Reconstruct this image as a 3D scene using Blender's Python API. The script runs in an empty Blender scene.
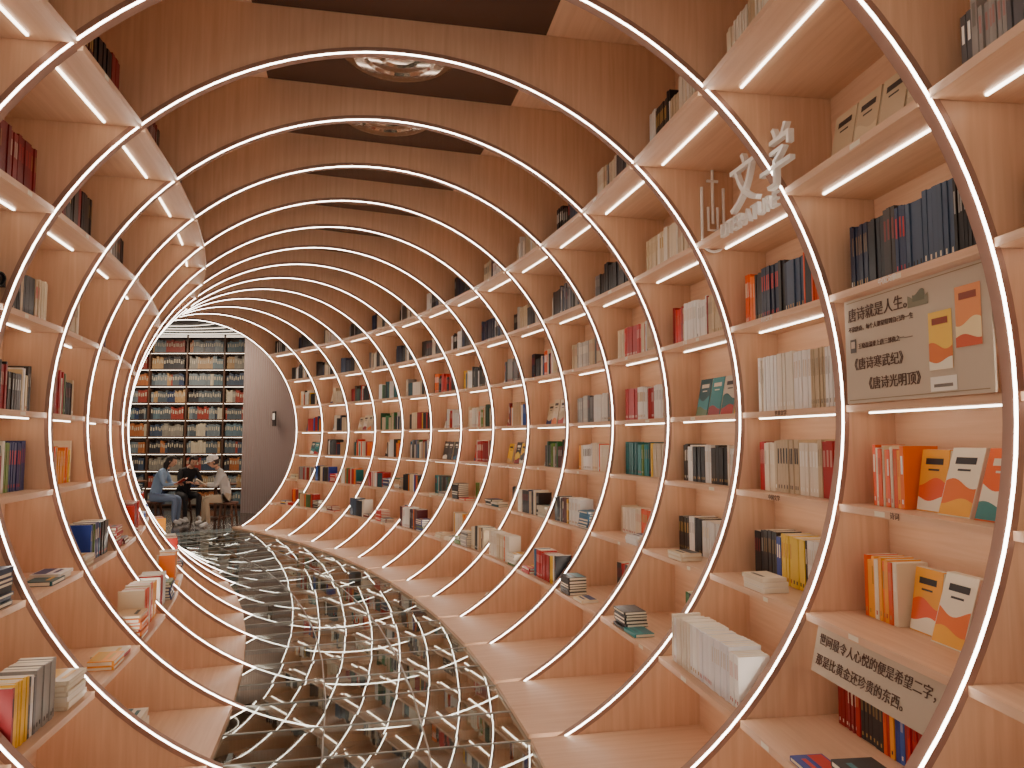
import bpy, bmesh, math, random
from mathutils import Vector, Matrix
random.seed(21)
R=2.0; CH=1.805; SP=0.9
scene=bpy.context.scene
COL=scene.collection

# ---------------------------------------------------------------- materials
def newmat(name):
    m=bpy.data.materials.new(name); m.use_nodes=True
    nt=m.node_tree; nt.nodes.clear()
    out=nt.nodes.new('ShaderNodeOutputMaterial')
    return m,nt,out
def pmat(name,col,rough=.5,metal=0,spec=.5):
    m,nt,out=newmat(name)
    b=nt.nodes.new('ShaderNodeBsdfPrincipled')
    b.inputs['Base Color'].default_value=(*col,1); b.inputs['Roughness'].default_value=rough
    b.inputs['Metallic'].default_value=metal; b.inputs['Specular IOR Level'].default_value=spec
    nz=nt.nodes.new('ShaderNodeTexNoise'); nz.inputs['Scale'].default_value=30
    mr=nt.nodes.new('ShaderNodeMapRange'); mr.inputs[3].default_value=max(0,rough-.05); mr.inputs[4].default_value=min(1,rough+.05)
    nt.links.new(nz.outputs['Fac'],mr.inputs[0]); nt.links.new(mr.outputs[0],b.inputs['Roughness'])
    nt.links.new(b.outputs[0],out.inputs[0]); return m
def wood(name,c1,c2,rough=.4):
    m,nt,out=newmat(name)
    b=nt.nodes.new('ShaderNodeBsdfPrincipled')
    uv=nt.nodes.new('ShaderNodeUVMap'); uv.uv_map='UVMap'
    mp=nt.nodes.new('ShaderNodeMapping'); mp.inputs['Scale'].default_value=(1.2,22,1)
    nz=nt.nodes.new('ShaderNodeTexNoise'); nz.inputs['Scale'].default_value=1.6; nz.inputs['Detail'].default_value=6; nz.inputs['Distortion'].default_value=.6
    cr=nt.nodes.new('ShaderNodeValToRGB')
    cr.color_ramp.elements[0].position=.3; cr.color_ramp.elements[0].color=(*c2,1)
    cr.color_ramp.elements[1].position=.7; cr.color_ramp.elements[1].color=(*c1,1)
    L=nt.links.new
    L(uv.outputs[0],mp.inputs[0]); L(mp.outputs[0],nz.inputs[0]); L(nz.outputs['Fac'],cr.inputs[0]); L(cr.outputs[0],b.inputs['Base Color'])
    b.inputs['Roughness'].default_value=rough; b.inputs['Specular IOR Level'].default_value=.4
    L(b.outputs[0],out.inputs[0]); return m
def emis(name,col,s):
    m,nt,out=newmat(name)
    e=nt.nodes.new('ShaderNodeEmission'); e.inputs[0].default_value=(*col,1); e.inputs[1].default_value=s
    nt.links.new(e.outputs[0],out.inputs[0]); return m
M_WOOD=wood('light_wood',(.78,.52,.35),(.68,.425,.27))
M_DWOOD=wood('dark_wood',(.10,.05,.03),(.06,.03,.02))
M_LED=emis('led_white',(1,.88,.75),16)
M_LEDS=emis('led_shelf',(1,.85,.69),9.5)
M_LEDD=emis('led_dim',(1,.82,.64),5)
M_RIM=pmat('copper_trim',(.36,.21,.16),.38,.35)
M_CEIL=pmat('ceiling_dark_gloss',(.08,.04,.027),.10)
M_BLACK=pmat('black_gloss',(.008,.008,.01),.12)
M_CEILL=pmat('black_satin',(.008,.008,.01),.45,0,.15)
M_CHROME=pmat('chrome',(.45,.36,.29),.10,1)
M_PIT=pmat('pit_dark',(.13,.12,.10),.2)
M_SIGN=pmat('sign_cream',(.58,.49,.38),.6)
M_TEXT=pmat('sign_text',(.10,.045,.03),.6)
M_WHITE=pmat('white_letters',(.9,.88,.84),.5)
M_GREYW=pmat('grey_slat',(.36,.29,.28),.35,.2)
M_DFLOOR=pmat('dark_floor',(.05,.04,.035),.12)
M_STEEL=pmat('steel_frame',(.45,.43,.40),.3,.9)
def bookmat():
    m,nt,out=newmat('book_covers')
    a=nt.nodes.new('ShaderNodeAttribute'); a.attribute_name='Col'
    b=nt.nodes.new('ShaderNodeBsdfPrincipled'); b.inputs['Roughness'].default_value=.42
    nt.links.new(a.outputs['Color'],b.inputs['Base Color']); nt.links.new(b.outputs[0],out.inputs[0]); return m
M_BOOK=bookmat()
def floormat():
    m,nt,out=newmat('mirror_glass_floor')
    g=nt.nodes.new('ShaderNodeBsdfGlossy'); g.inputs['Color'].default_value=(.56,.59,.56,1); g.inputs['Roughness'].default_value=.02
    t=nt.nodes.new('ShaderNodeBsdfTransparent'); t.inputs[0].default_value=(.56,.62,.60,1)
    mx=nt.nodes.new('ShaderNodeMixShader'); mx.inputs[0].default_value=.66
    nz=nt.nodes.new('ShaderNodeTexNoise'); nz.inputs['Scale'].default_value=2.2
    bp=nt.nodes.new('ShaderNodeBump'); bp.inputs['Strength'].default_value=.04
    nt.links.new(nz.outputs['Fac'],bp.inputs['Height']); nt.links.new(bp.outputs[0],g.inputs['Normal'])
    nt.links.new(t.outputs[0],mx.inputs[1]); nt.links.new(g.outputs[0],mx.inputs[2]); nt.links.new(mx.outputs[0],out.inputs[0]); return m
M_FLOOR=floormat()

# ---------------------------------------------------------------- mesh builder
def s2l(c): return tuple(((x/255)/12.92 if x/255<=.04045 else (((x/255)+.055)/1.055)**2.4) for x in c)
class MB:
    def __init__(s): s.v=[];s.f=[];s.m=[];s.uv=[];s.c=[]
    def face(s,pts,mat=0,col=(1,1,1),uv=None):
        i=len(s.v); s.v+= [tuple(p) for p in pts]; s.f.append(tuple(range(i,i+len(pts)))); s.m.append(mat); s.c.append(col)
        if uv is None:
            p=[Vector(q) for q in pts]; a=(p[1]-p[0]).length; b=(p[2]-p[1]).length
            o=random.random()*9; q=random.random()*9
            uv=[(o,q),(o+a,q),(o+a,q+b),(o,q+b)]
            if a<b: uv=[(y,x) for x,y in uv]
            while len(uv)<len(pts): uv.append(uv[-1])
            uv=uv[:len(pts)]
        s.uv.append(uv)
    def box8(s,p,mat=0,col=(1,1,1)):
        for a in ((3,2,1,0),(4,5,6,7),(0,1,5,4),(1,2,6,5),(2,3,7,6),(3,0,4,7)):
            s.face([p[k] for k in a],mat,col)
    def box(s,x0,x1,y0,y1,z0,z1,mat=0,col=(1,1,1),M=None):
        p=[Vector(q) for q in ((x0,y0,z0),(x1,y0,z0),(x1,y1,z0),(x0,y1,z0),(x0,y0,z1),(x1,y0,z1),(x1,y1,z1),(x0,y1,z1))]
        if M: p=[M@q for q in p]
        s.box8(p,mat,col)
    def obj(s,name,mats,parent=None,weld=True):
        me=bpy.data.meshes.new(name); me.from_pydata(s.v,[],s.f)
        for m in mats: me.materials.append(m)
        me.polygons.foreach_set('material_index',s.m)
        ul=me.uv_layers.new(name='UVMap'); ul.data.foreach_set('uv',[x for f in s.uv for p in f for x in p])
        ca=me.color_attributes.new('Col','FLOAT_COLOR','CORNER')
        ca.data.foreach_set('color',[x for f,c in zip(s.f,s.c) for _ in f for x in (*c,1)])
        me.update()
        if weld:
            bm=bmesh.new(); bm.from_mesh(me); bmesh.ops.remove_doubles(bm,verts=bm.verts,dist=1e-5); bmesh.ops.recalc_face_normals(bm,faces=bm.faces); bm.to_mesh(me); bm.free()
        o=bpy.data.objects.new(name,me); COL.objects.link(o)
        if parent: o.parent=parent
        return o

# ---------------------------------------------------------------- tunnel path
TH0=.10; DT=.05
FR={0:(-.34,2.25,TH0)}
NMIN,NMAX=-3,14
for n in range(1,NMAX+2):
    x,y,t=FR[n-1]; a=t+DT/2; FR[n]=(x-math.sin(a)*SP,y+math.cos(a)*SP,t+DT)
for n in range(-1,NMIN-2,-1):
    x,y,t=FR[n+1]; a=t-DT/2; FR[n]=(x+math.sin(a)*SP,y-math.cos(a)*SP,t-DT)
def P(n,u,h,a=0.):
    x,y,t=FR[n]
    return Vector((x+math.cos(t)*u-math.sin(t)*a, y+math.sin(t)*u+math.cos(t)*a, CH+h))
HT=.028
def Q(n,t,u,h):
    return P(n,u,h,HT).lerp(P(n+1,u,h,-HT),t)
LV=[-1.775,-1.38,-.93,-.45,.0,.51,1.01,1.49]; TOP=2.2
FU={1:.72,-1:.935}
def xin(h): return math.sqrt(max(0,R*R-h*h))
BK=[]
for i in range(len(LV)):
    hi=LV[i+1] if i+1<len(LV) else LV[i]
    BK.append(min(2.27,max(xin(LV[i]),xin(hi))+.26))
UO=2.32

def outer(phi):
    c,s=math.cos(phi),math.sin(phi); k=1e9
    if abs(c)>1e-6: k=min(k,UO/abs(c))
    if s>1e-6: k=min(k,(TOP+.03)/s)
    if s<-1e-6: k=min(k,2.06/-s)
    return c*k,s*k
for n in range(NMIN,NMAX+1):
    mb=MB(); N=120
    for k in range(N):
        a0=2*math.pi*k/N; a1=2*math.pi*(k+1)/N
        def ring(r,a,ph): return P(n,r*math.cos(ph),r*math.sin(ph),a)
        o0=outer(a0); o1=outer(a1); r=R+.020
        for a in (-.025,.025):
            uv=[(r*math.sin(a0),r*math.cos(a0)),(r*math.sin(a1),r*math.cos(a1)),(o1[1],o1[0]),(o0[1],o0[0])]
            mb.face([ring(r,a,a0),ring(r,a,a1),P(n,*o1,a),P(n,*o0,a)],0,uv=uv)
        mb.face([P(n,*o0,-.025),P(n,*o1,-.025),P(n,*o1,.025),P(n,*o0,.025)],0)
        r0=R+.001; r1=R+.026
        sec=[(r0,-.034),(r1,-.034),(r1,.034),(r0,.034)]
        for j in range(4):
            A=sec[j];B=sec[(j+1)%4]
            mb.face([ring(A[0],A[1],a0),ring(A[0],A[1],a1),ring(B[0],B[1],a1),ring(B[0],B[1],a0)],1)
    arch=mb.obj('bookcase_arch',[M_WOOD,M_RIM])
    mb=MB()
    sec=[(R-.005,-.035),(R+.0005,-.035),(R+.0005,-.025),(R-.005,-.025)]
    for k in range(N):
        a0=2*math.pi*k/N; a1=2*math.pi*(k+1)/N
        for j in range(4):
            A=sec[j];B=sec[(j+1)%4]
            mb.face([ring(A[0],A[1],a0),ring(A[0],A[1],a1),ring(B[0],B[1],a1),ring(B[0],B[1],a0)],0)
    mb.obj('led_ring',[M_LED],arch)

# ---------------------------------------------------------------- palettes
C=lambda *a:[s2l(x) for x in a]
PAL={
 'cream':C((228,214,188),(220,202,170),(236,228,212),(204,184,152)),
 'white':C((242,240,236),(230,230,228),(232,222,204),(246,244,240)),
 'dark':C((28,26,28),(40,36,38),(22,24,32),(55,48,46)),
 'navy':C((26,38,64),(40,58,92),(24,28,40),(66,84,110)),
 'red':C((176,20,24),(200,30,28),(150,16,22),(214,50,36)),
 'maroon':C((110,18,26),(86,14,22),(128,26,30)),
 'teal':C((20,104,108),(40,140,146),(16,80,88),(210,200,180)),
 'orange':C((236,112,24),(244,164,44),(228,84,22),(238,224,200)),
 'yellow':C((238,190,30),(244,208,70),(30,30,34),(245,240,225)),
 'blue':C((26,62,160),(44,92,186),(236,236,240),(20,40,110)),
 'green':C((44,116,60),(116,150,70),(235,230,215),(28,74,48)),
 'grey':C((150,146,142),(120,118,120),(190,184,176),(90,90,94)),
 'mix':C((235,228,214),(186,30,28),(36,34,38),(36,104,144),(236,124,24),(225,205,165),(84,112,60),(240,236,230),(52,64,116),(205,170,130),(156,44,50),(240,190,50)),
 'pink':C((205,90,110),(180,60,80),(50,40,50)),
}
WEI=['cream']*5+['white']*3+['dark']*7+['grey']*2+['navy']*4+['red']*5+['mix']*13+['teal']*3+['blue']*3+['green']*2+['yellow']*2+['orange']*3+['maroon']*2
PAGE=s2l((236,226,204))
def jit(c,a=.12):
    k=1+random.uniform(-a,a); return tuple(min(1,x*k) for x in c)

def qbox(mb,n,sg,t0,t1,u0,u1,h0,h1,col,du=0.,dt=0.):
    pts=[Q(n,t,sg*u,h0) for t,u in ((t0,u0),(t1,u0),(t1,u1),(t0,u1))]+[Q(n,t+dt,sg*(u+du),h1) for t,u in ((t0,u0),(t1,u0),(t1,u1),(t0,u1))]
    mb.box8(pts,0,col)
def qquad_front(mb,n,sg,t0,t1,u,h0,h1,col,du0=0.,du1=0.):
    mb.face([Q(n,t0,sg*(u+du0),h0),Q(n,t1,sg*(u+du0),h0),Q(n,t1,sg*(u+du1),h1),Q(n,t0,sg*(u+du1),h1)],0,col)
def baylen(n,sg): return (Q(n,0,sg*2.05,0)-Q(n,1,sg*2.05,0)).length

def row(mb,n,sg,base,t,tend,uf,dep,pals,maxh,hh=None,uniform=.6):
    L=baylen(n,sg)
    while t<tend-.03:
        pal=PAL[random.choice(pals)]
        cnt=random.choice([1,2,3,4,6,8]) if random.random()<uniform else 1
        c0=random.choice(pal); w0=random.uniform(.013,.032); h0=hh or random.uniform(.20,.29); d0=random.uniform(dep-.02,dep)
        if hh: h0=hh*random.uniform(.93,1.03)
        lab=random.random(); lc=random.choice([PAGE,s2l((190,150,80)),s2l((30,28,30)),s2l((190,40,40)),s2l((250,248,240))])
        for k in range(cnt):
            w=w0*random.uniform(.97,1.03) if cnt>1 else w0
            if t+w/L>tend: return t
            h=min(maxh-.03,h0+random.uniform(-.003,.003)); c=jit(c0,.05)
            tt=w/L; g=.0012/L; f=uf+random.uniform(0,.008)
            qbox(mb,n,sg,t+g,t+tt-g,f,f+d0,base,base+h,c)
            mb.face([Q(n,t+g*2.4,sg*(f+.006),base+h+.0007),Q(n,t+tt-g*2.4,sg*(f+.006),base+h+.0007),Q(n,t+tt-g*2.4,sg*(f+d0),base+h+.0007),Q(n,t+g*2.4,sg*(f+d0),base+h+.0007)],0,PAGE)
            m=.22*tt
            if n<9:
                if lab<.65:
                    qquad_front(mb,n,sg,t+g+m,t+tt-g-m,f-.0008,base+h*.55,base+h*.84,tuple(.35*a+.65*b for a,b in zip(lc,c)) if lab<.45 else lc)
                if lab>.35:
                    qquad_front(mb,n,sg,t+g+m*1.4,t+tt-g-m*1.4,f-.0008,base+h*.08,base+h*.15,lc)
            t+=tt
    return t
def faceout(mb,n,sg,base,t,uf,pal,w=.15,h=.21,th=.022,lean=.05,hill=None):
    L=baylen(n,sg); c=random.choice(PAL[pal]); c2=random.choice(PAL[pal]+[PAGE]); tt=w/L
    if hill: c,c2,c3=[s2l(x) for x in hill]
    else: c3=random.choice(PAL['mix'])
    qbox(mb,n,sg,t,t+tt,uf,uf+th,base,base+h,c,lean)
    a=lean
    mb.face([Q(n,t+.004,sg*(uf+.003+a),base+h+.0008),Q(n,t+tt-.004,sg*(uf+.003+a),base+h+.0008),Q(n,t+tt-.004,sg*(uf+th-.003+a),base+h+.0008),Q(n,t+.004,sg*(uf+th-.003+a),base+h+.0008)],0,PAGE)
    for s_ in (t-.0008,):
        mb.face([Q(n,s_,sg*(uf+.003),base+.003),Q(n,s_,sg*(uf+th-.003),base+.003),Q(n,s_,sg*(uf+th-.003+a*.98),base+h-.003),Q(n,s_,sg*(uf+.003+a*.98),base+h-.003)],0,PAGE)
    def pt(x,y,off): return Q(n,t+tt*x,sg*(uf-off+lean*y),base+h*y)
    def q(a0,a1,f0,f1,col,off=.0012): mb.face([pt(a0,f0,off),pt(a1,f0,off),pt(a1,f1,off),pt(a0,f1,off)],0,col)
    def wave(y0,amp,ph,col,off,ylo=.02):
        K=10
        for k in range(K):
            x0=.02+.96*k/K; x1=.02+.96*(k+1)/K
            f=lambda x:y0+amp*math.sin(x*5+ph)
            mb.face([pt(x0,ylo,off),pt(x1,ylo,off),pt(x1,f(x1),off),pt(x0,f(x0),off)],0,col)
    ph=random.random()*6
    wave(.48,.07,ph,c2,.0010); wave(.22,.05,ph+2,c3,.0018)
    lc=PAGE if sum(c)<1.2 else s2l((40,36,40))
    q(.18,.82,.76,.86,lc); q(.3,.7,.66,.69,lc)
def stack(mb,n,sg,base,t,uf,pals,cnt,w=.2,dep=.15):
    L=baylen(n,sg); z=base
    pal=PAL[random.choice(pals)]; c0=random.choice(pal)
    for k in range(cnt):
        th=random.uniform(.016,.028); d=random.uniform(-.008,.008); e=random.uniform(-.01,.01)/L
        c=jit(c0,.08) if random.random()<.7 else random.choice(pal)
        qbox(mb,n,sg,t+e,t+e+w/L,uf+d,uf+d+dep,z,z+th-.001,c)
        qquad_front(mb,n,sg,t+e+.05*w/L,t+e+.95*w/L,uf+d-.0008,z+th*.2,z+th*.75,PAGE if random.random()<.55 else c)
        mb.face([Q(n,t+e-.0009,sg*(uf+d+.01),z+th*.15),Q(n,t+e-.0009,sg*(uf+d+dep),z+th*.15),Q(n,t+e-.0009,sg*(uf+d+dep),z+th*.8),Q(n,t+e-.0009,sg*(uf+d+.01),z+th*.8)],0,PAGE)
        z+=th
    lc=random.choice([s2l((200,50,40)),s2l((40,60,110)),s2l((60,60,60)),s2l((220,170,60)),s2l((60,120,130))])
    def tq(a,b,c_,d_,col,o): mb.face([Q(n,t+e+a*w/L,sg*(uf+d+c_*dep),z+o),Q(n,t+e+b*w/L,sg*(uf+d+c_*dep),z+o),Q(n,t+e+b*w/L,sg*(uf+d+d_*dep),z+o),Q(n,t+e+a*w/L,sg*(uf+d+d_*dep),z+o)],0,col)
    if random.random()<.6: tq(.04,.96,.5,.95,lc,.0001)
    tq(.2,.8,.2,.34,lc,.0006)
OV={
 (0,1,5):('row',['dark','dark','navy'],.30),(0,1,6):('face','cream'),(0,1,7):('row',['cream'],.22),
 (0,1,3):('face','orange'),(0,1,2):('face','orange'),(0,1,4):('none',),
 (1,1,5):('row',['navy','dark','dark','orange'],.29),(1,1,4):('row',['white','white','white','cream'],.31),(1,1,3):('row',['cream','cream','cream','red'],.29),
 (1,1,2):('row',['yellow','dark','white','blue'],.26),(1,1,1):('row',['blue','white','white'],.25),(1,1,6):('none',),
 (2,1,5):('row',['white','red','cream'],.27),(2,1,4):('face','teal'),(2,1,3):('row',['white','dark'],.25),(2,1,2):('row',['dark','blue','white'],.24),
 (2,1,6):('row',['cream'],.26),(2,1,7):('row',['grey','cream'],.24),
 (3,1,5):('row',['white','cream','red'],.25),(3,1,4):('row',['cream','white','red'],.26),(3,1,3):('row',['teal','teal','yellow','green'],.26),(3,1,2):('row',['white','cream','orange'],.22),
 (4,1,5):('row',['grey','cream'],.25),(4,1,4):('row',['grey','white'],.25),(4,1,3):('row',['red','orange','white'],.25),
 (1,-1,6):('row',['maroon'],.27),(0,-1,6):('row',['maroon','red'],.27),(2,-1,6):('row',['maroon','dark'],.27),(0,-1,5):('row',['maroon','dark'],.26),
 (1,-1,5):('row',['dark','grey'],.24),(2,-1,5):('row',['cream','dark'],.24),(1,-1,7):('row',['maroon','dark'],.26),(2,-1,7):('row',['maroon','dark'],.26),
 (0,-1,4):('row',['green','mix','dark'],.25),(1,-1,4):('row',['green','mix'],.25),(0,-1,3):('row',['yellow','cream'],.25),(1,-1,3):('row',['dark','cream','red'],.25),
 (0,-1,2):('row',['navy','blue'],.25),
 (-1,1,1):('face','pink'),(-1,1,2):('face','pink'),
}
for n in range(NMIN,NMAX):
    for sg in (1,-1):
        mb=MB(); ms=MB()
        for i,h in enumerate(LV):
            ui=xin(h)+.012 if i else FU[sg]
            uo=max(BK[i],BK[i-1] if i else 0)+.02
            th=.032 if i else .028
            pts=[Q(n,t,sg*u,hh) for hh in (h-th,h) for t,u in ((0,ui),(1,ui),(1,uo),(0,uo))]
            mb.box8(pts)
            hi=LV[i+1]-.032 if i+1<len(LV) else TOP
            ub=BK[i] if i<7 else 1.62
            pts=[Q(n,t,sg*u,hh) for hh in (h,hi) for t,u in ((0,ub),(1,ub),(1,ub+.02),(0,ub+.02))]
            mb.box8(pts)
            if i>=1:
                us=ui+(.16 if i>4 else .08)
                pts=[Q(n,t,sg*u,hh) for hh in (h-th-.008,h-th-.0005) for t,u in ((.06,us),(.94,us),(.94,us+.010),(.06,us+.010))]
                ms.box8(pts)
        pts=[Q(n,t,sg*u,hh) for hh in (-2.05,LV[0]-.028) for t,u in ((0,FU[sg]+.01),(1,FU[sg]+.01),(1,FU[sg]+.03),(0,FU[sg]+.03))]
        mb.box8(pts)
        pts=[Q(n,t,sg*u,hh) for hh in (TOP,TOP+.03) for t,u in ((0,.82),(1,.82),(1,1.66),(0,1.66))]
        mb.box8(pts)
        sh=mb.obj('bookshelf',[M_WOOD]); ms.obj('shelf_light',[M_LEDS],sh)
        if n<-1: continue
        bb=MB()
        L=baylen(n,sg)
        for i in range(8):
            base=LV[i]+.001; ub=BK[i] if i<7 else 1.62
            hi=LV[i+1]-.032 if i<7 else TOP; maxh=hi-base
            front=xin(LV[i]) if i else .95
            if i and random.random()<.6:
                tg=random.uniform(.15,.75)
                qquad_front(bb,n,sg,tg,tg+random.choice([.045,.07])/L,front+.0105,LV[i]-.027,LV[i]-.006,PAGE)
            ov=OV.get((n,sg,i))
            if ov and ov[0]=='none': continue
            if ov and ov[0]=='row':
                dep=.165; uf=ub-dep-.02 if i>1 else ub-dep-.05
                if (n,sg,i)==(1,1,1): uf=front+.06
                row(bb,n,sg,base,.05,.93,uf,dep,ov[1],maxh,ov[2],.85); 
                if i<3 and uf>front+.18:
                    for tk in (.06,.36,.66): 
                        if random.random()<.6: stack(bb,n,sg,base,tk,front+.02,['white','mix','cream'],random.choice([2,3,4]),.2,.14)
                continue
            if ov and ov[0]=='face':
                t=.08
                if ov[1]=='orange':
                    hl=[((240,104,30),(244,236,214),(60,140,140)),((244,236,214),(236,116,36),(248,180,50)),((244,170,50),(236,90,34),(244,236,214))]
                    for k in range(2): 
                        faceout(bb,n,sg,base,t,ub-.19,'orange',.17,.26,.035,.08,hl[k]); t+=.19/L
                    faceout(bb,n,sg,base,t,ub-.15,'orange',.16,.25,.03,.04,hl[2]); t+=.18/L
                    row(bb,n,sg,base,t,.92,ub-.19,.16,['orange','orange','orange','cream'],maxh,.26,.0)
                else:
                    while t+.18/L<.93:
                        faceout(bb,n,sg,base,t,ub-.14,ov[1],.16,.26,.03,.05); t+=.172/L
                continue
            if i==0:
                if random.random()<(.35 if sg>0 else .5): stack(bb,n,sg,base,random.uniform(.1,.5),1.3+random.uniform(0,.1),WEI,random.choice([2,4,6]))
                continue
            dep=random.uniform(.14,.17); t0=random.uniform(.02,.07); t1=random.uniform(.90,.985)
            pals=random.sample(WEI,4)
            if i>=6: pals=random.sample(['cream','grey','white','dark','dark','navy'],3)
            m=random.random()
            if i in (1,2):
                uf=front+.06 if random.random()<.6 else ub-dep-.02
                ts=random.uniform(.45,.65)
                if random.random()<.5:
                    row(bb,n,sg,base,t0,ts,uf,dep,pals,maxh,random.uniform(.21,.27))
                    k=ts+.04
                    while k+.2/L<.98:
                        stack(bb,n,sg,base,k,front+.03,WEI,random.choice([2,3,4,6,8])); k+=.22/L
                else:
                    stack(bb,n,sg,base,.04,front+.03,WEI,random.choice([2,3,5,7]))
                    row(bb,n,sg,base,.04+.24/L,t1,uf,dep,pals,maxh,random.uniform(.21,.27))
                if uf>front+.2:
                    stack(bb,n,sg,base,.35,front+.02,WEI,random.choice([1,2,3]),.19,.13)
                continue
            if m<.2 and i<6:
                t=t0
                pl=random.choice(['teal','orange','red','dark','navy','blue','green','cream','yellow'])
                while t+.17/L<t1:
                    faceout(bb,n,sg,base,t,ub-random.uniform(.1,.14),pl,random.uniform(.13,.15),random.uniform(.22,.27),.02,.05); t+=.165/L
            elif m<.45 and i<6:
                tm=t0+.74*(t1-t0)
                te=row(bb,n,sg,base,t0,tm,ub-dep-.02,dep,pals,maxh)
                if te+.02+.15/L<.995: faceout(bb,n,sg,base,te+.02,ub-.12,random.choice(['teal','orange','red','dark','navy','blue','cream']))
            else:
                row(bb,n,sg,base,t0,t1,ub-dep-.02,dep,pals,maxh)
        bb.obj('shelved_books',[M_BOOK],weld=False)

mb=MB()
for n in range(NMIN,NMAX):
    pts=[Q(n,t,u,hh) for hh in (TOP,TOP+.03) for t,u in ((0,-.82),(1,-.82),(1,.82),(0,.82))]
    mb.box8(pts)
mb.obj('ceiling',[M_CEIL])
mb=MB(); mp=MB(); mj=MB()
rf=random.Random(3)
for n in range(NMIN,NMAX):
    def PP(n,t,u,h): return P(n,u,h).lerp(P(n+1,u,h),t)
    w=.93
    mp.face([PP(n,0,-w,-2.1),PP(n,0,w,-2.1),PP(n,1,w,-2.1),PP(n,1,-w,-2.1)],0)
    us=[-.93,-.38,.17,.74]
    for a,b in zip(us,us[1:]):
        for t0,t1 in ((0,.5),(.5,1)):
            j=lambda: -CH+rf.uniform(-.0014,.0014)
            mb.face([PP(n,t0,a,j()),PP(n,t0,b,j()),PP(n,t1,b,j()),PP(n,t1,a,j())],0)
    for u in us[1:-1]:
        mj.box8([PP(n,t,uu,z) for z in (-CH-.03,-CH+.004) for t,uu in ((0,u-.004),(1,u-.004),(1,u+.004),(0,u+.004))])
    for t in (0.02,.5):
        mj.box8([PP(n,tt,uu,z) for z in (-CH-.03,-CH+.004) for tt,uu in ((t-.005,-w),(t+.005,-w),(t+.005,.74),(t-.005,.74))])
fl=mb.obj('floor',[M_FLOOR],weld=False); mj.obj('floor_joints',[M_STEEL],fl); mp.obj('floor_pit',[M_PIT],fl)

def lathe(mb,prof,M,N=32,mat=0):
    for k in range(N):
        a0=2*math.pi*k/N;a1=2*math.pi*(k+1)/N
        for (r0,z0),(r1,z1) in zip(prof,prof[1:]):
            p=[M@Vector((r0*math.cos(a0),r0*math.sin(a0),z0)),M@Vector((r0*math.cos(a1),r0*math.sin(a1),z0)),M@Vector((r1*math.cos(a1),r1*math.sin(a1),z1)),M@Vector((r1*math.cos(a0),r1*math.sin(a0),z1))]
            if r0<1e-6: p=p[1:]
            if r1<1e-6: p=p[:3]
            mb.face(p,mat)
for n in (2,3,5):
    mb=MB(); c=Q(n,.40,.0,TOP)
    lathe(mb,[(0,-.012),(.1,-.010),(.13,-.018),(.20,-.014),(.22,-.026),(.28,-.026),(.32,-.016),(.35,-.001)],Matrix.Translation(c),40)
    mb.obj('ceiling_light',[M_CHROME])

# ---------------------------------------------------------------- text + signs
def bayM(n,t,u,h):
    p=Q(n,t,u,h); f=(Q(n,1,u,h)-Q(n,0,u,h)).normalized(); up=Vector((0,0,1)); x=-f; z=x.cross(up)
    return Matrix(((x.x,up.x,z.x,p.x),(x.y,up.y,z.y,p.y),(x.z,up.z,z.z,p.z),(0,0,0,1)))
def archM(n,u,h,a=-.05):
    p=P(n,u,h,a); t=FR[n][2]; x=Vector((math.cos(t),math.sin(t),0)); up=Vector((0,0,1)); z=x.cross(up)
    return Matrix(((x.x,up.x,z.x,p.x),(x.y,up.y,z.y,p.y),(x.z,up.z,z.z,p.z),(0,0,0,1)))
def text(name,body,size,M,mat,ext=.001,parent=None,align='LEFT'):
    cu=bpy.data.curves.new(name,'FONT'); cu.body=body; cu.size=size; cu.extrude=ext; cu.align_x=align
    cu.materials.append(mat); o=bpy.data.objects.new(name,cu); COL.objects.link(o)
    if parent: o.parent=parent
    o.matrix_local=M
    return o
TR=Matrix.Translation
M=bayM(0,.935,1.985,.003)
mb=MB(); mb.box(0,.87,0,.465,-.008,0,0,M=M)
def sq(x,y,w,h,col,z=.002): mb.face([M@Vector((x,y,z)),M@Vector((x+w,y,z)),M@Vector((x+w,y+h,z)),M@Vector((x,y+h,z))],1,s2l(col))
def wv(x,y,w,h,amp,ph,col,z):
    K=12
    for k in range(K):
        a=x+w*k/K;b=x+w*(k+1)/K; f=lambda q:y+h+amp*math.sin((q-x)/w*5+ph)
        mb.face([M@Vector((a,y,z)),M@Vector((b,y,z)),M@Vector((b,f(b),z)),M@Vector((a,f(a),z))],1,s2l(col))
sq(.555,.10,.125,.22,(246,200,80)); wv(.555,.10,.125,.09,.015,1,(226,120,50),.003); wv(.555,.10,.125,.035,.01,3,(250,240,215),.004); sq(.575,.27,.085,.025,(150,60,30),.003)
sq(.70,.17,.125,.22,(236,150,90)); wv(.70,.17,.125,.09,.015,4,(245,222,170),.003); wv(.70,.17,.125,.035,.01,0,(210,90,50),.004); sq(.72,.34,.085,.025,(140,60,40),.003)
sq(.555,.02,.14,.055,(242,236,224)); sq(.575,.035,.10,.012,(120,110,100),.003)
sq(.04,.225,.045,.06,(90,80,74)); sq(.048,.245,.028,.03,(200,180,160),.003)
wv(.44,.36,.12,.035,.015,2,(128,122,96),.0022); wv(.47,.38,.07,.035,.01,4,(104,104,78),.0026)
sq(.02,.012,.83,.004,(150,130,100)); sq(.02,.450,.83,.004,(150,130,100))
sg1=mb.obj('poster_board',[M_SIGN,M_BOOK])
text('poster_title','唐诗就是人生。',.064,M@TR((.03,.37,.003)),M_TEXT,parent=sg1)
text('poster_line','不读唐诗，每个人都觉得到自己的一生',.026,M@TR((.03,.32,.003)),M_TEXT,parent=sg1)
text('poster_line_2','王晓磊温柔上唐三部曲之一——',.026,M@TR((.10,.24,.003)),M_TEXT,parent=sg1)
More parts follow.
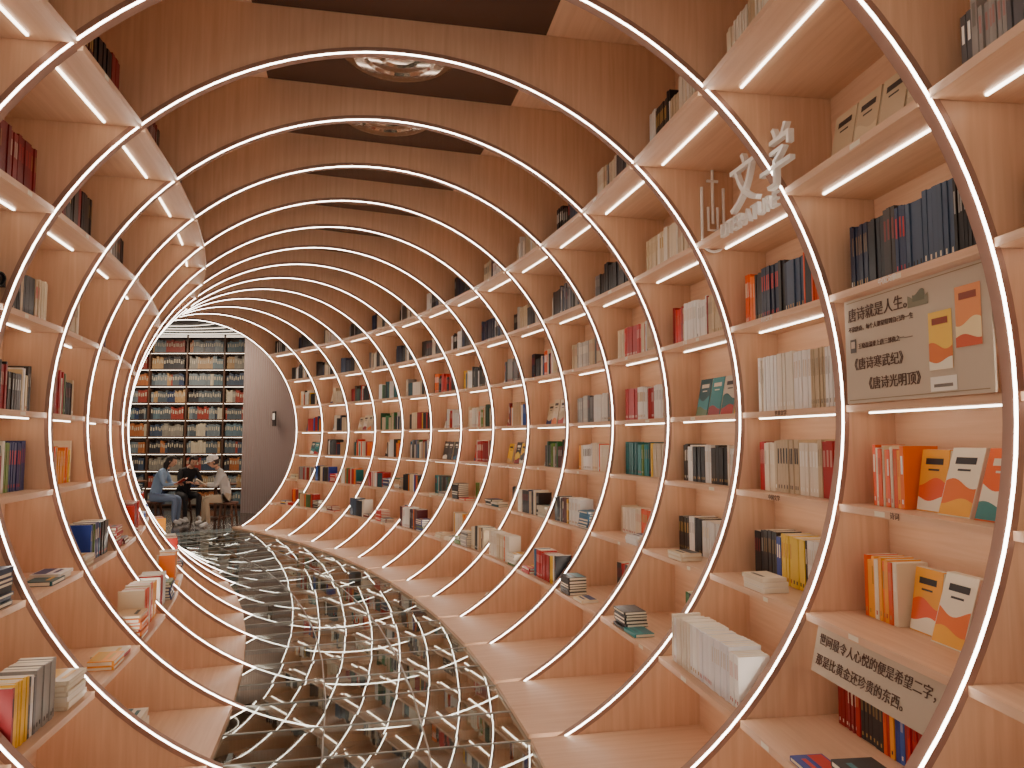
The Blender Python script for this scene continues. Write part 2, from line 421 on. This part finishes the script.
text('poster_line_3','《唐诗寒武纪》',.056,M@TR((.04,.15,.003)),M_TEXT,parent=sg1)
text('poster_line_4','《唐诗光明顶》',.056,M@TR((.14,.06,.003)),M_TEXT,parent=sg1)
M=bayM(0,.95,1.775,-1.165)@Matrix.Rotation(-.22,4,'X')
mb=MB(); mb.box(0,.84,0,.2,-.008,0,0,M=M); sg2=mb.obj('quote_board',[M_SIGN])
text('quote_line','世间最令人心悦的便是希望二字，',.0515,M@TR((.03,.125,.003)),M_TEXT,parent=sg2)
text('quote_line_2','那是比黄金还珍贵的东西。',.0515,M@TR((.03,.04,.003)),M_TEXT,parent=sg2)
M=bayM(1,.34,1.68,.895)
e=bpy.data.objects.new('literature_sign',None); COL.objects.link(e)
text('hanzi','文学',.30,M@TR((-.04,.13,0)),M_WHITE,.014,e)
text('latin','LITERATURE',.105,M@TR((-.16,.02,0)),M_WHITE,.010,e)
cu=bpy.data.curves.new('logo','CURVE'); cu.dimensions='3D'; cu.bevel_depth=.009; cu.materials.append(M_WHITE)
def spl(pts,cyc=False):
    s=cu.splines.new('POLY'); s.points.add(len(pts)-1)
    for i,p in enumerate(pts): s.points[i].co=(*p,0,1)
    s.use_cyclic_u=cyc
spl([(0,.38),(0,.08)]+[(.07-.07*math.cos(a),.06-.07*math.sin(a)) for a in [math.pi*k/10 for k in range(11)]]+[(.14,.38)])
spl([(.07,.55),(.07,.16)]); spl([(.035,.42),(.105,.42)]); spl([(.04,.26),(.04,.12),(.10,.12),(.10,.26)])
lo=bpy.data.objects.new('logo',cu); COL.objects.link(lo); lo.parent=e; lo.matrix_local=archM(2,1.77,.97)
for (n,i,tx) in ((1,5,'时代文学'),(0,5,'中国文学'),(2,5,'小说'),(1,4,'世界文学'),(3,5,'诗歌'),(0,3,'诗词'),(1,3,'中国文学')):
    M=bayM(n,.6,xin(LV[i])+.008,LV[i]-.027)
    text('shelf_label',tx,.03,M,M_TEXT if i<5 else M_WHITE,.0008)
M=archM(2,-1.97,.62,-.034)
mb=MB(); mb.box(-.03,.03,-.03,.03,0,.02,0,M=M); mb.box(-.01,.01,-.01,.01,.02,.07,0,M=M)
lathe(mb,[(0,-.07),(.03,-.068),(.036,-.05),(.036,.06),(.028,.062),(.024,.05),(0,.045)],M@TR((0,0,.10))@Matrix.Rotation(.5,4,'X')@Matrix.Rotation(1.2,4,'Y'),24)
mb.obj('security_camera',[M_BLACK])

# ---------------------------------------------------------------- lobby beyond tunnel
mb=MB()
rr=P(NMAX,2.32,-CH-.004,.03); ll=P(NMAX,-2.32,-CH-.004,.03); 
mb.face([ll,rr,(-3.2,18.4,-.0),(-13.5,18.4,-.0),(-13.5,10,-.0)],0)
mb.obj('floor_lobby',[M_DFLOOR])
mb=MB(); H=4.2
A=P(NMAX,-2.32,0,.03);B=P(NMAX,2.32,0,.03)
for z in (H,H+.05): mb.face([(A.x,A.y,z),(B.x,B.y,z),(-3.2,18.4,z),(-13.5,18.4,z),(-13.5,10,z)],0)
mb.obj('ceiling_lobby',[M_CEILL])
mb=MB(); mb.box(-13.6,-13.5,10,18.4,0,H,0); mb.obj('wall_left',[M_DWOOD])
mb=MB(); mb.box(-13.6,-3.2,18.4,18.5,0,H,0); mb.obj('wall_back',[M_DWOOD])
mb=MB()
mb.box8([Vector((A.x,A.y,CH+TOP)),Vector((B.x,B.y,CH+TOP)),Vector((B.x+.05,B.y+.05,CH+TOP)),Vector((A.x+.05,A.y+.05,CH+TOP)),Vector((A.x,A.y,H)),Vector((B.x,B.y,H)),Vector((B.x+.05,B.y+.05,H)),Vector((A.x+.05,A.y+.05,H))],0)
d=(A-B).normalized(); A2=A+d*4
mb.box8([Vector((A.x,A.y,0)),Vector((A2.x,A2.y,0)),Vector((A2.x,A2.y+.1,0)),Vector((A.x,A.y+.1,0)),Vector((A.x,A.y,H)),Vector((A2.x,A2.y,H)),Vector((A2.x,A2.y+.1,H)),Vector((A.x,A.y+.1,H))],0)
mb.obj('wall_front',[M_DWOOD])
mb=MB(); bk=MB(); x0,x1=-13.4,-5.2; yb=18.3; zs=[.08+.41*k for k in range(11)]
ncol=int((x1-x0)/.9)
for z in zs: mb.box(x0,x1,yb-.32,yb,z-.03,z,0)
for k in range(ncol+1):
    x=x0+(x1-x0)*k/ncol; mb.box(x-.02,x+.02,yb-.33,yb,0,H,0)
mb.box(x0,x1,yb-.02,yb,0,H,0)
cols=C((70,80,88),(96,108,116),(54,66,84),(120,116,108),(170,160,140),(40,40,46),(80,100,110),(150,120,84),(130,50,40),(36,50,80),(150,90,50))
for z in zs[:-1]:
    for k in range(ncol):
        x=x0+(x1-x0)*k/ncol+.04; xe=x+(x1-x0)/ncol-.08
        c=random.choice(cols)
        while x<xe-.05:
            if random.random()<.25: c=random.choice(cols)
            w=random.uniform(.03,.07); h=random.uniform(.24,.31); bk.box(x,min(xe,x+w-.003),yb-.28,yb-.05,z+.001,z+h,0,jit(c)); 
            bk.face([(x+w*.2,yb-.281,z+h*.5),(x+w*.7,yb-.281,z+h*.5),(x+w*.7,yb-.281,z+h*.8),(x+w*.2,yb-.281,z+h*.8)],0,jit(cols[4]))
            x+=w
ml=MB()
for z in zs[1:]: ml.box(x0,x1,yb-.315,yb-.305,z-.04,z-.031,0)
o=mb.obj('tall_bookcase',[M_DWOOD]); ml.obj('shelf_light',[M_LEDD],o); bk.obj('bookcase_books',[M_BOOK],weld=False)
mb=MB(); p0=Vector((B.x+.15,B.y+.0,0)); pc=Vector((-4.55,16.2,0)); p1=Vector((-6.1,16.75,0))
NS=90; pts=[]
for k in range(NS+1):
    t=k/NS; p=p0*(1-t)**2+pc*2*t*(1-t)+p1*t*t; tg=(2*(1-t)*(pc-p0)+2*t*(p1-pc)).normalized(); nn=Vector((-tg.y,tg.x,0))
    off=.012*(1 if k%2 else -1); pts.append((p+nn*off, p-nn*.1))
for (a,b),(c,d2) in zip(pts,pts[1:]):
    up=Vector((0,0,H)); mb.face([a,c,c+up,a+up],0); mb.face([b,d2,d2+up,b+up],0); mb.face([a+up,c+up,d2+up,b+up],0)
a,b=pts[-1]; mb.face([a,b,b+Vector((0,0,H)),a+Vector((0,0,H))],0)
mb.obj('wall_right',[M_GREYW])
t=.62; p=p0*(1-t)**2+pc*2*t*(1-t)+p1*t*t
mb=MB(); M=TR(p+Vector((-.12,-.12,1.95)))@Matrix.Rotation(.6,4,'Z')
mb.box(-.01,.01,-.11,.11,-.02,.3,0,M=M); mb.box(-.013,.013,-.08,.08,.12,.26,1,M=M); mb.box(-.008,.03,.11,.16,.1,.16,0,M=M)
mb.obj('restroom_sign',[M_BLACK,M_WHITE])
cu=bpy.data.curves.new('arc','CURVE'); cu.dimensions='3D'; cu.bevel_depth=.005; cu.materials.append(M_LEDD)
for r in (1.2,1.9,2.6,3.3,4.0,4.7):
    s=cu.splines.new('POLY'); s.points.add(48)
    for k in range(49):
        a=2*math.pi*k/48; s.points[k].co=(max(-13.3,-7.6+r*math.cos(a)),min(18,max(14.2 ,15.8+r*math.sin(a)*.6)),H-.015,1)
o=bpy.data.objects.new('ceiling_light_arcs',cu); COL.objects.link(o)
for i,(x,y,pw) in enumerate(((-8.2,16.4,85),(-6.4,15.6,65),(-9.8,15.0,50))):  # added area lights to brighten the lobby, each under a made-up glowing disc
    mb=MB(); lathe(mb,[(0,-.03),(.15,-.03),(.17,0)],TR((x,y,H-.02))); lm=mb.obj('lobby_fill_disc',[M_LEDD])
    l=bpy.data.lights.new('lobby_fill_light','AREA'); l.shape='DISK'; l.size=.4; l.energy=pw; l.color=(1,.80,.60)
    lo=bpy.data.objects.new('lobby_fill_light',l); COL.objects.link(lo); lo.location=(x,y,H-.09); lo.parent=lm

# ---------------------------------------------------------------- furniture
M_TABLE=wood('walnut',(.16,.07,.04),(.10,.045,.025),.3)
M_SEAT=pmat('seat_brown',(.12,.05,.03),.6)
def round_table(x,y,r=.42,h=.72):
    mb=MB(); lathe(mb,[(0,h-.035),(r-.01,h-.035),(r,h-.025),(r,h-.005),(r-.008,h),(0,h)],TR((x,y,0)),40)
    lathe(mb,[(.035,h-.035),(.03,.05),(.22,.025),(.23,0),(0,0)],TR((x,y,0)),24)
    return mb.obj('round_table',[M_TABLE])
def stool(x,y,h=.45):
    mb=MB(); lathe(mb,[(0,h-.05),(.17,h-.05),(.185,h-.03),(.18,h-.005),(.16,h),(0,h)],TR((x,y,0)),28,1)
    for k in range(4):
        a=math.pi/4+k*math.pi/2; c,s=math.cos(a),math.sin(a)
        lo=[Vector((x+c*.19+dx,y+s*.19+dy,0)) for dx,dy in ((-.014,-.014),(.014,-.014),(.014,.014),(-.014,.014))]
        hi=[Vector((x+c*.13+dx,y+s*.13+dy,h-.05)) for dx,dy in ((-.018,-.018),(.018,-.018),(.018,.018),(-.018,.018))]
        mb.box8(lo+hi,0)
    lathe(mb,[(.155,.17),(.17,.17),(.17,.185),(.155,.185),(.155,.17)],TR((x,y,0)),24,0)
    return mb.obj('stool',[M_TABLE,M_SEAT])

# ---------------------------------------------------------------- people
def skinmesh(verts,edges,radii,root=0,sub=1):
    me=bpy.data.meshes.new('sk'); me.from_pydata(verts,edges,[]); o=bpy.data.objects.new('sk',me); COL.objects.link(o)
    md=o.modifiers.new('skin','SKIN'); md.use_smooth_shade=True
    for i,r in enumerate(radii):
        d=me.skin_vertices[0].data[i]; d.radius=(r,r) if not isinstance(r,tuple) else r; d.use_root=(i==root)
    s=o.modifiers.new('sub','SUBSURF'); s.levels=sub; s.render_levels=sub
    dg=bpy.context.evaluated_depsgraph_get(); dg.update()
    m2=bpy.data.meshes.new_from_object(o.evaluated_get(dg)); bpy.data.objects.remove(o); return m2
def dseg(p,a,b):
    ab=b-a; t=max(0,min(1,(p-a).dot(ab)/max(1e-9,ab.length_squared))); return (p-(a+ab*t)).length
def person(name,loc,yaw,top,pants,hairc,lean=.1,cap=False,longhair=False,over={},headtilt=.3,shoe=(.8,.8,.8),scale=1.,book=None):
    e=bpy.data.objects.new(name,None); COL.objects.link(e)
    skin=pmat('skin',(.62,.36,.25),.5); mt=pmat('top_cloth',top,.85); mp=pmat('trousers',pants,.85); mh=pmat('hair',hairc,.4); msh=pmat('shoe',shoe,.5)
    mats=[skin,mt,mp,msh]
    J={'pel':(0,0,.54),'sp':(0,.02+lean*.3,.74),'ch':(0,.02+lean,.95),'nk':(0,.04+lean*1.35,1.09),'hd':(0,.06+lean*1.6,1.16)}
    for s,k in ((1,'r'),(-1,'l')):
        J['sh'+k]=(s*.165,.02+lean*1.1,1.03); J['el'+k]=(s*.225,.12+lean,.79); J['wr'+k]=(s*.11,.34+lean*.6,.80)
        J['hp'+k]=(s*.09,.03,.53); J['kn'+k]=(s*.14,.44,.52); J['an'+k]=(s*.13,.42,.10); J['to'+k]=(s*.15,.58,.045)
    J.update(over)
    V={k:Vector(v) for k,v in J.items()}
    names=list(V); idx={k:i for i,k in enumerate(names)}
    rad={'pel':.13,'sp':.115,'ch':.125,'nk':.052,'hd':.05}
    for k in 'rl': rad.update({'sh'+k:.06,'el'+k:.043,'wr'+k:.027,'hp'+k:.09,'kn'+k:.062,'an'+k:.042,'to'+k:.036})
    bones=[('pel','sp',1),('sp','ch',1),('ch','nk',1),('nk','hd',0)]
    for k in 'rl': bones+=[('ch','sh'+k,1),('sh'+k,'el'+k,1),('el'+k,'wr'+k,1),('pel','hp'+k,2),('hp'+k,'kn'+k,2),('kn'+k,'an'+k,2),('an'+k,'to'+k,3)]
    body=skinmesh([tuple(v) for v in V.values()],[(idx[a],idx[b]) for a,b,_ in bones],[rad[n] for n in names],idx['pel'],2)
    body.materials.clear()
    for m in mats: body.materials.append(m)
    for p in body.polygons:
        c=p.center; b=min(bones,key=lambda b:dseg(c,V[b[0]],V[b[1]])-.6*min(rad[b[0]],rad[b[1]])); p.material_index=b[2]; p.use_smooth=True
        if (c-V['wrr']).length<.035 or (c-V['wrl']).length<.035: p.material_index=0
    bm=bmesh.new(); bm.from_mesh(body)
    for k,s in (('r',1),('l',-1)):
        w=V['wr'+k]; d=(w-V['el'+k]).normalized(); up=Vector((0,0,1)); lat=d.cross(up).normalized(); nrm=lat.cross(d).normalized()
        hv=[w-d*.01,w+d*.035,w+d*.06,w+d*.035+lat*.022,w+d*.035-lat*.022,w+d*.065+lat*.026,w+d*.065-lat*.026]
        he=[(0,1),(1,2),(1,3),(1,4),(3,5),(4,6)]
        pieces=[skinmesh(hv,he,[.024,.02,.018,.014,.014,.012,.012],0,1)]
        for j,(o_,L_) in enumerate(((-.03,.062),(-.010,.074),(.010,.07),(.03,.055))):
            b0=w+d*.062+lat*o_; b1=b0+d*L_*.45-nrm*.006; b2=b1+d*L_*.3-nrm*.016; b3=b2+d*L_*.15-nrm*.02
            pieces.append(skinmesh([b0-d*.02,b0,b1,b2,b3],[(0,1),(1,2),(2,3),(3,4)],[.009,.009,.0085,.008,.007],0,1))
        tb=w+d*.02-lat*s*.022; pieces.append(skinmesh([tb,tb-lat*s*.022+d*.02,tb-lat*s*.032+d*.045-nrm*.01,tb-lat*s*.03+d*.062-nrm*.018],[(0,1),(1,2),(2,3)],[.011,.0105,.009,.008],0,1))
        for m_ in pieces:
            n0=len(bm.faces); bm.from_mesh(m_); bm.faces.ensure_lookup_table()
            for f in bm.faces[n0:]: f.material_index=0; f.smooth=True
    me=bpy.data.meshes.new('body'); bm.to_mesh(me); bm.free()
    for m in mats: me.materials.append(m)
    b=bpy.data.objects.new('body',me); COL.objects.link(b); b.parent=e
    HM=TR(V['hd'])@Matrix.Rotation(-headtilt,4,'X')@TR((0,.02,.085))
    bm=bmesh.new(); bmesh.ops.create_uvsphere(bm,u_segments=32,v_segments=24,radius=1)
    for v in bm.verts:
        x,y,z=v.co; 
        nx=x*.076*(1-.28*max(0,-z)**1.5); ny=y*.094*(1-.12*max(0,-z)); nz=z*.115
        if y>0:
            g=math.exp(-((x/.16)**2+((z+.12)/.22)**2)); ny+=.020*g
            for sx in (-1,1): ny-=.009*math.exp(-(((x-sx*.38)/.18)**2+((z-.05)/.13)**2))
            ny+=.006*math.exp(-((x/.3)**2+((z+.48)/.1)**2)); ny+=.008*math.exp(-((x/.3)**2+((z+.85)/.2)**2))
        v.co=(nx,ny,nz)
    for sx in (-1,1):
        m_=TR((sx*.077,-.005,-.005))@Matrix.Diagonal((.010,.020,.032,1)); bmesh.ops.create_uvsphere(bm,u_segments=10,v_segments=8,radius=1,matrix=m_)
    for f in bm.faces: f.smooth=True
    n0=len(bm.faces)
    for sx in (-1,1): bmesh.ops.create_uvsphere(bm,u_segments=10,v_segments=8,radius=1,matrix=TR((sx*.029,.080,.006))@Matrix.Diagonal((.012,.008,.006,1)))
    bm.faces.ensure_lookup_table()
    for f in bm.faces[n0:]: f.material_index=1
    n0=len(bm.faces); bmesh.ops.create_uvsphere(bm,u_segments=12,v_segments=8,radius=1,matrix=TR((0,.084,-.055))@Matrix.Diagonal((.022,.009,.005,1)))
    bm.faces.ensure_lookup_table()
    for f in bm.faces[n0:]: f.material_index=2
    me=bpy.data.meshes.new('head'); bm.to_mesh(me); bm.free(); me.materials.append(skin); me.materials.append(M_BLACK); me.materials.append(pmat('lips',(.45,.15,.12),.5))
    h=bpy.data.objects.new('head',me); COL.objects.link(h); h.parent=e; h.matrix_local=HM
    bm=bmesh.new(); bmesh.ops.create_uvsphere(bm,u_segments=32,v_segments=24,radius=1)
    kill=[f for f in bm.faces if (lambda c:(c.y>.35 and c.z<.5) or (c.z<(-.95 if longhair else -.45)) or (c.y>.1 and c.z<-.05))(f.calc_center_median())]
    bmesh.ops.delete(bm,geom=kill,context='FACES')
    for v in bm.verts:
        x,y,z=v.co; zz=z*.127; 
        if longhair and z<0: zz=z*.27
        v.co=(x*.086,y*.103-.004,zz+.003)
        if longhair and z<-.2: v.co.y-=.02
    for f in bm.faces: f.smooth=True
    me=bpy.data.meshes.new('hair'); bm.to_mesh(me); bm.free(); me.materials.append(mh)
    o=bpy.data.objects.new('hair',me); COL.objects.link(o); o.parent=e; o.matrix_local=HM
    sd=o.modifiers.new('s','SOLIDIFY'); sd.thickness=.008
    if cap:
        mb=MB(); lathe(mb,[(.094,.03),(.097,.06),(.09,.10),(.06,.13),(0,.142)],TR((0,-.004,0))@Matrix.Diagonal((.95,1.12,1,1)),32)
        for k in range(14):
            a0=math.pi*(k/14);a1=math.pi*((k+1)/14)
            f=lambda a,r,ex,z:Vector((r*.9*math.cos(a),r*math.sin(a)+ex*math.sin(a),z))
            for z in (.034,.028): mb.face([f(a0,.10,0,z),f(a1,.10,0,z),f(a1,.105,.07,z-.014),f(a0,.105,.07,z-.014)],0)
        c=mb.obj('cap',[pmat('cap_white',(.8,.79,.77),.8)],e); c.matrix_local=HM
    if book:
        w=(V['wrr']+V['wrl'])/2+Vector((0,.10,.03)); mb=MB()
        for s in (1,-1):
            mm=TR(w)@Matrix.Rotation(.6,4,'X')@Matrix.Rotation(-s*.22,4,'Y')
            mb.box(min(0,s*.14),max(0,s*.14),-.10,.10,-.004,0,0,book,mm)
            mb.box(min(0,s*.134),max(0,s*.134),-.095,.095,0,.012,0,PAGE,mm)
        mb.obj('open_book',[M_BOOK],e,False)
    e.matrix_world=TR(loc)@Matrix.Rotation(yaw,4,'Z')@Matrix.Scale(scale,4)
    return e
stool(-6.95,14.45); stool(-6.75,15.3); stool(-5.45,14.35)
round_table(-6.2,15.6); round_table(-8.6,16.6)
person('seated_person',(-6.95,14.45,-.02),-math.pi/2+.15,(.30,.45,.68),(.20,.28,.44),(.02,.014,.012),lean=.13,longhair=True,book=s2l((190,60,50)))
person('seated_person',(-6.75,15.3,-.02),-math.pi/2-.75,(.02,.02,.024),(.03,.03,.035),(.015,.012,.012),lean=.2,headtilt=.5)
person('seated_person',(-5.45,14.35,-.02),math.pi/2+.45,(.55,.54,.53),(.44,.36,.26),(.02,.014,.012),lean=.12,cap=True,over={'knr':(.26,.42,.52),'anr':(.27,.42,.1),'tor':(.33,.57,.045),'knl':(-.24,.42,.52),'anl':(-.2,.36,.1),'tol':(-.24,.52,.045)},book=s2l((220,210,190)))
mb=MB(); mb.box(-6.35,-6.17,15.45,15.57,.721,.742,0,s2l((235,230,215))); mb.box(-6.15,-6.03,15.6,15.75,.721,.75,0,s2l((180,60,50))); mb.obj('table_books',[M_BOOK])

# ---------------------------------------------------------------- world + camera
w=bpy.data.worlds.new('world'); scene.world=w; w.use_nodes=True
w.node_tree.nodes['Background'].inputs[0].default_value=(1,.85,.7,1); w.node_tree.nodes['Background'].inputs[1].default_value=.6
cam=bpy.data.cameras.new('camera'); co=bpy.data.objects.new('camera',cam); COL.objects.link(co)
cam.sensor_width=36; cam.lens=26.0; cam.clip_start=.02
co.location=(0,0,1.65); co.rotation_euler=(math.pi/2+math.atan(55/740),0,0)
scene.camera=co
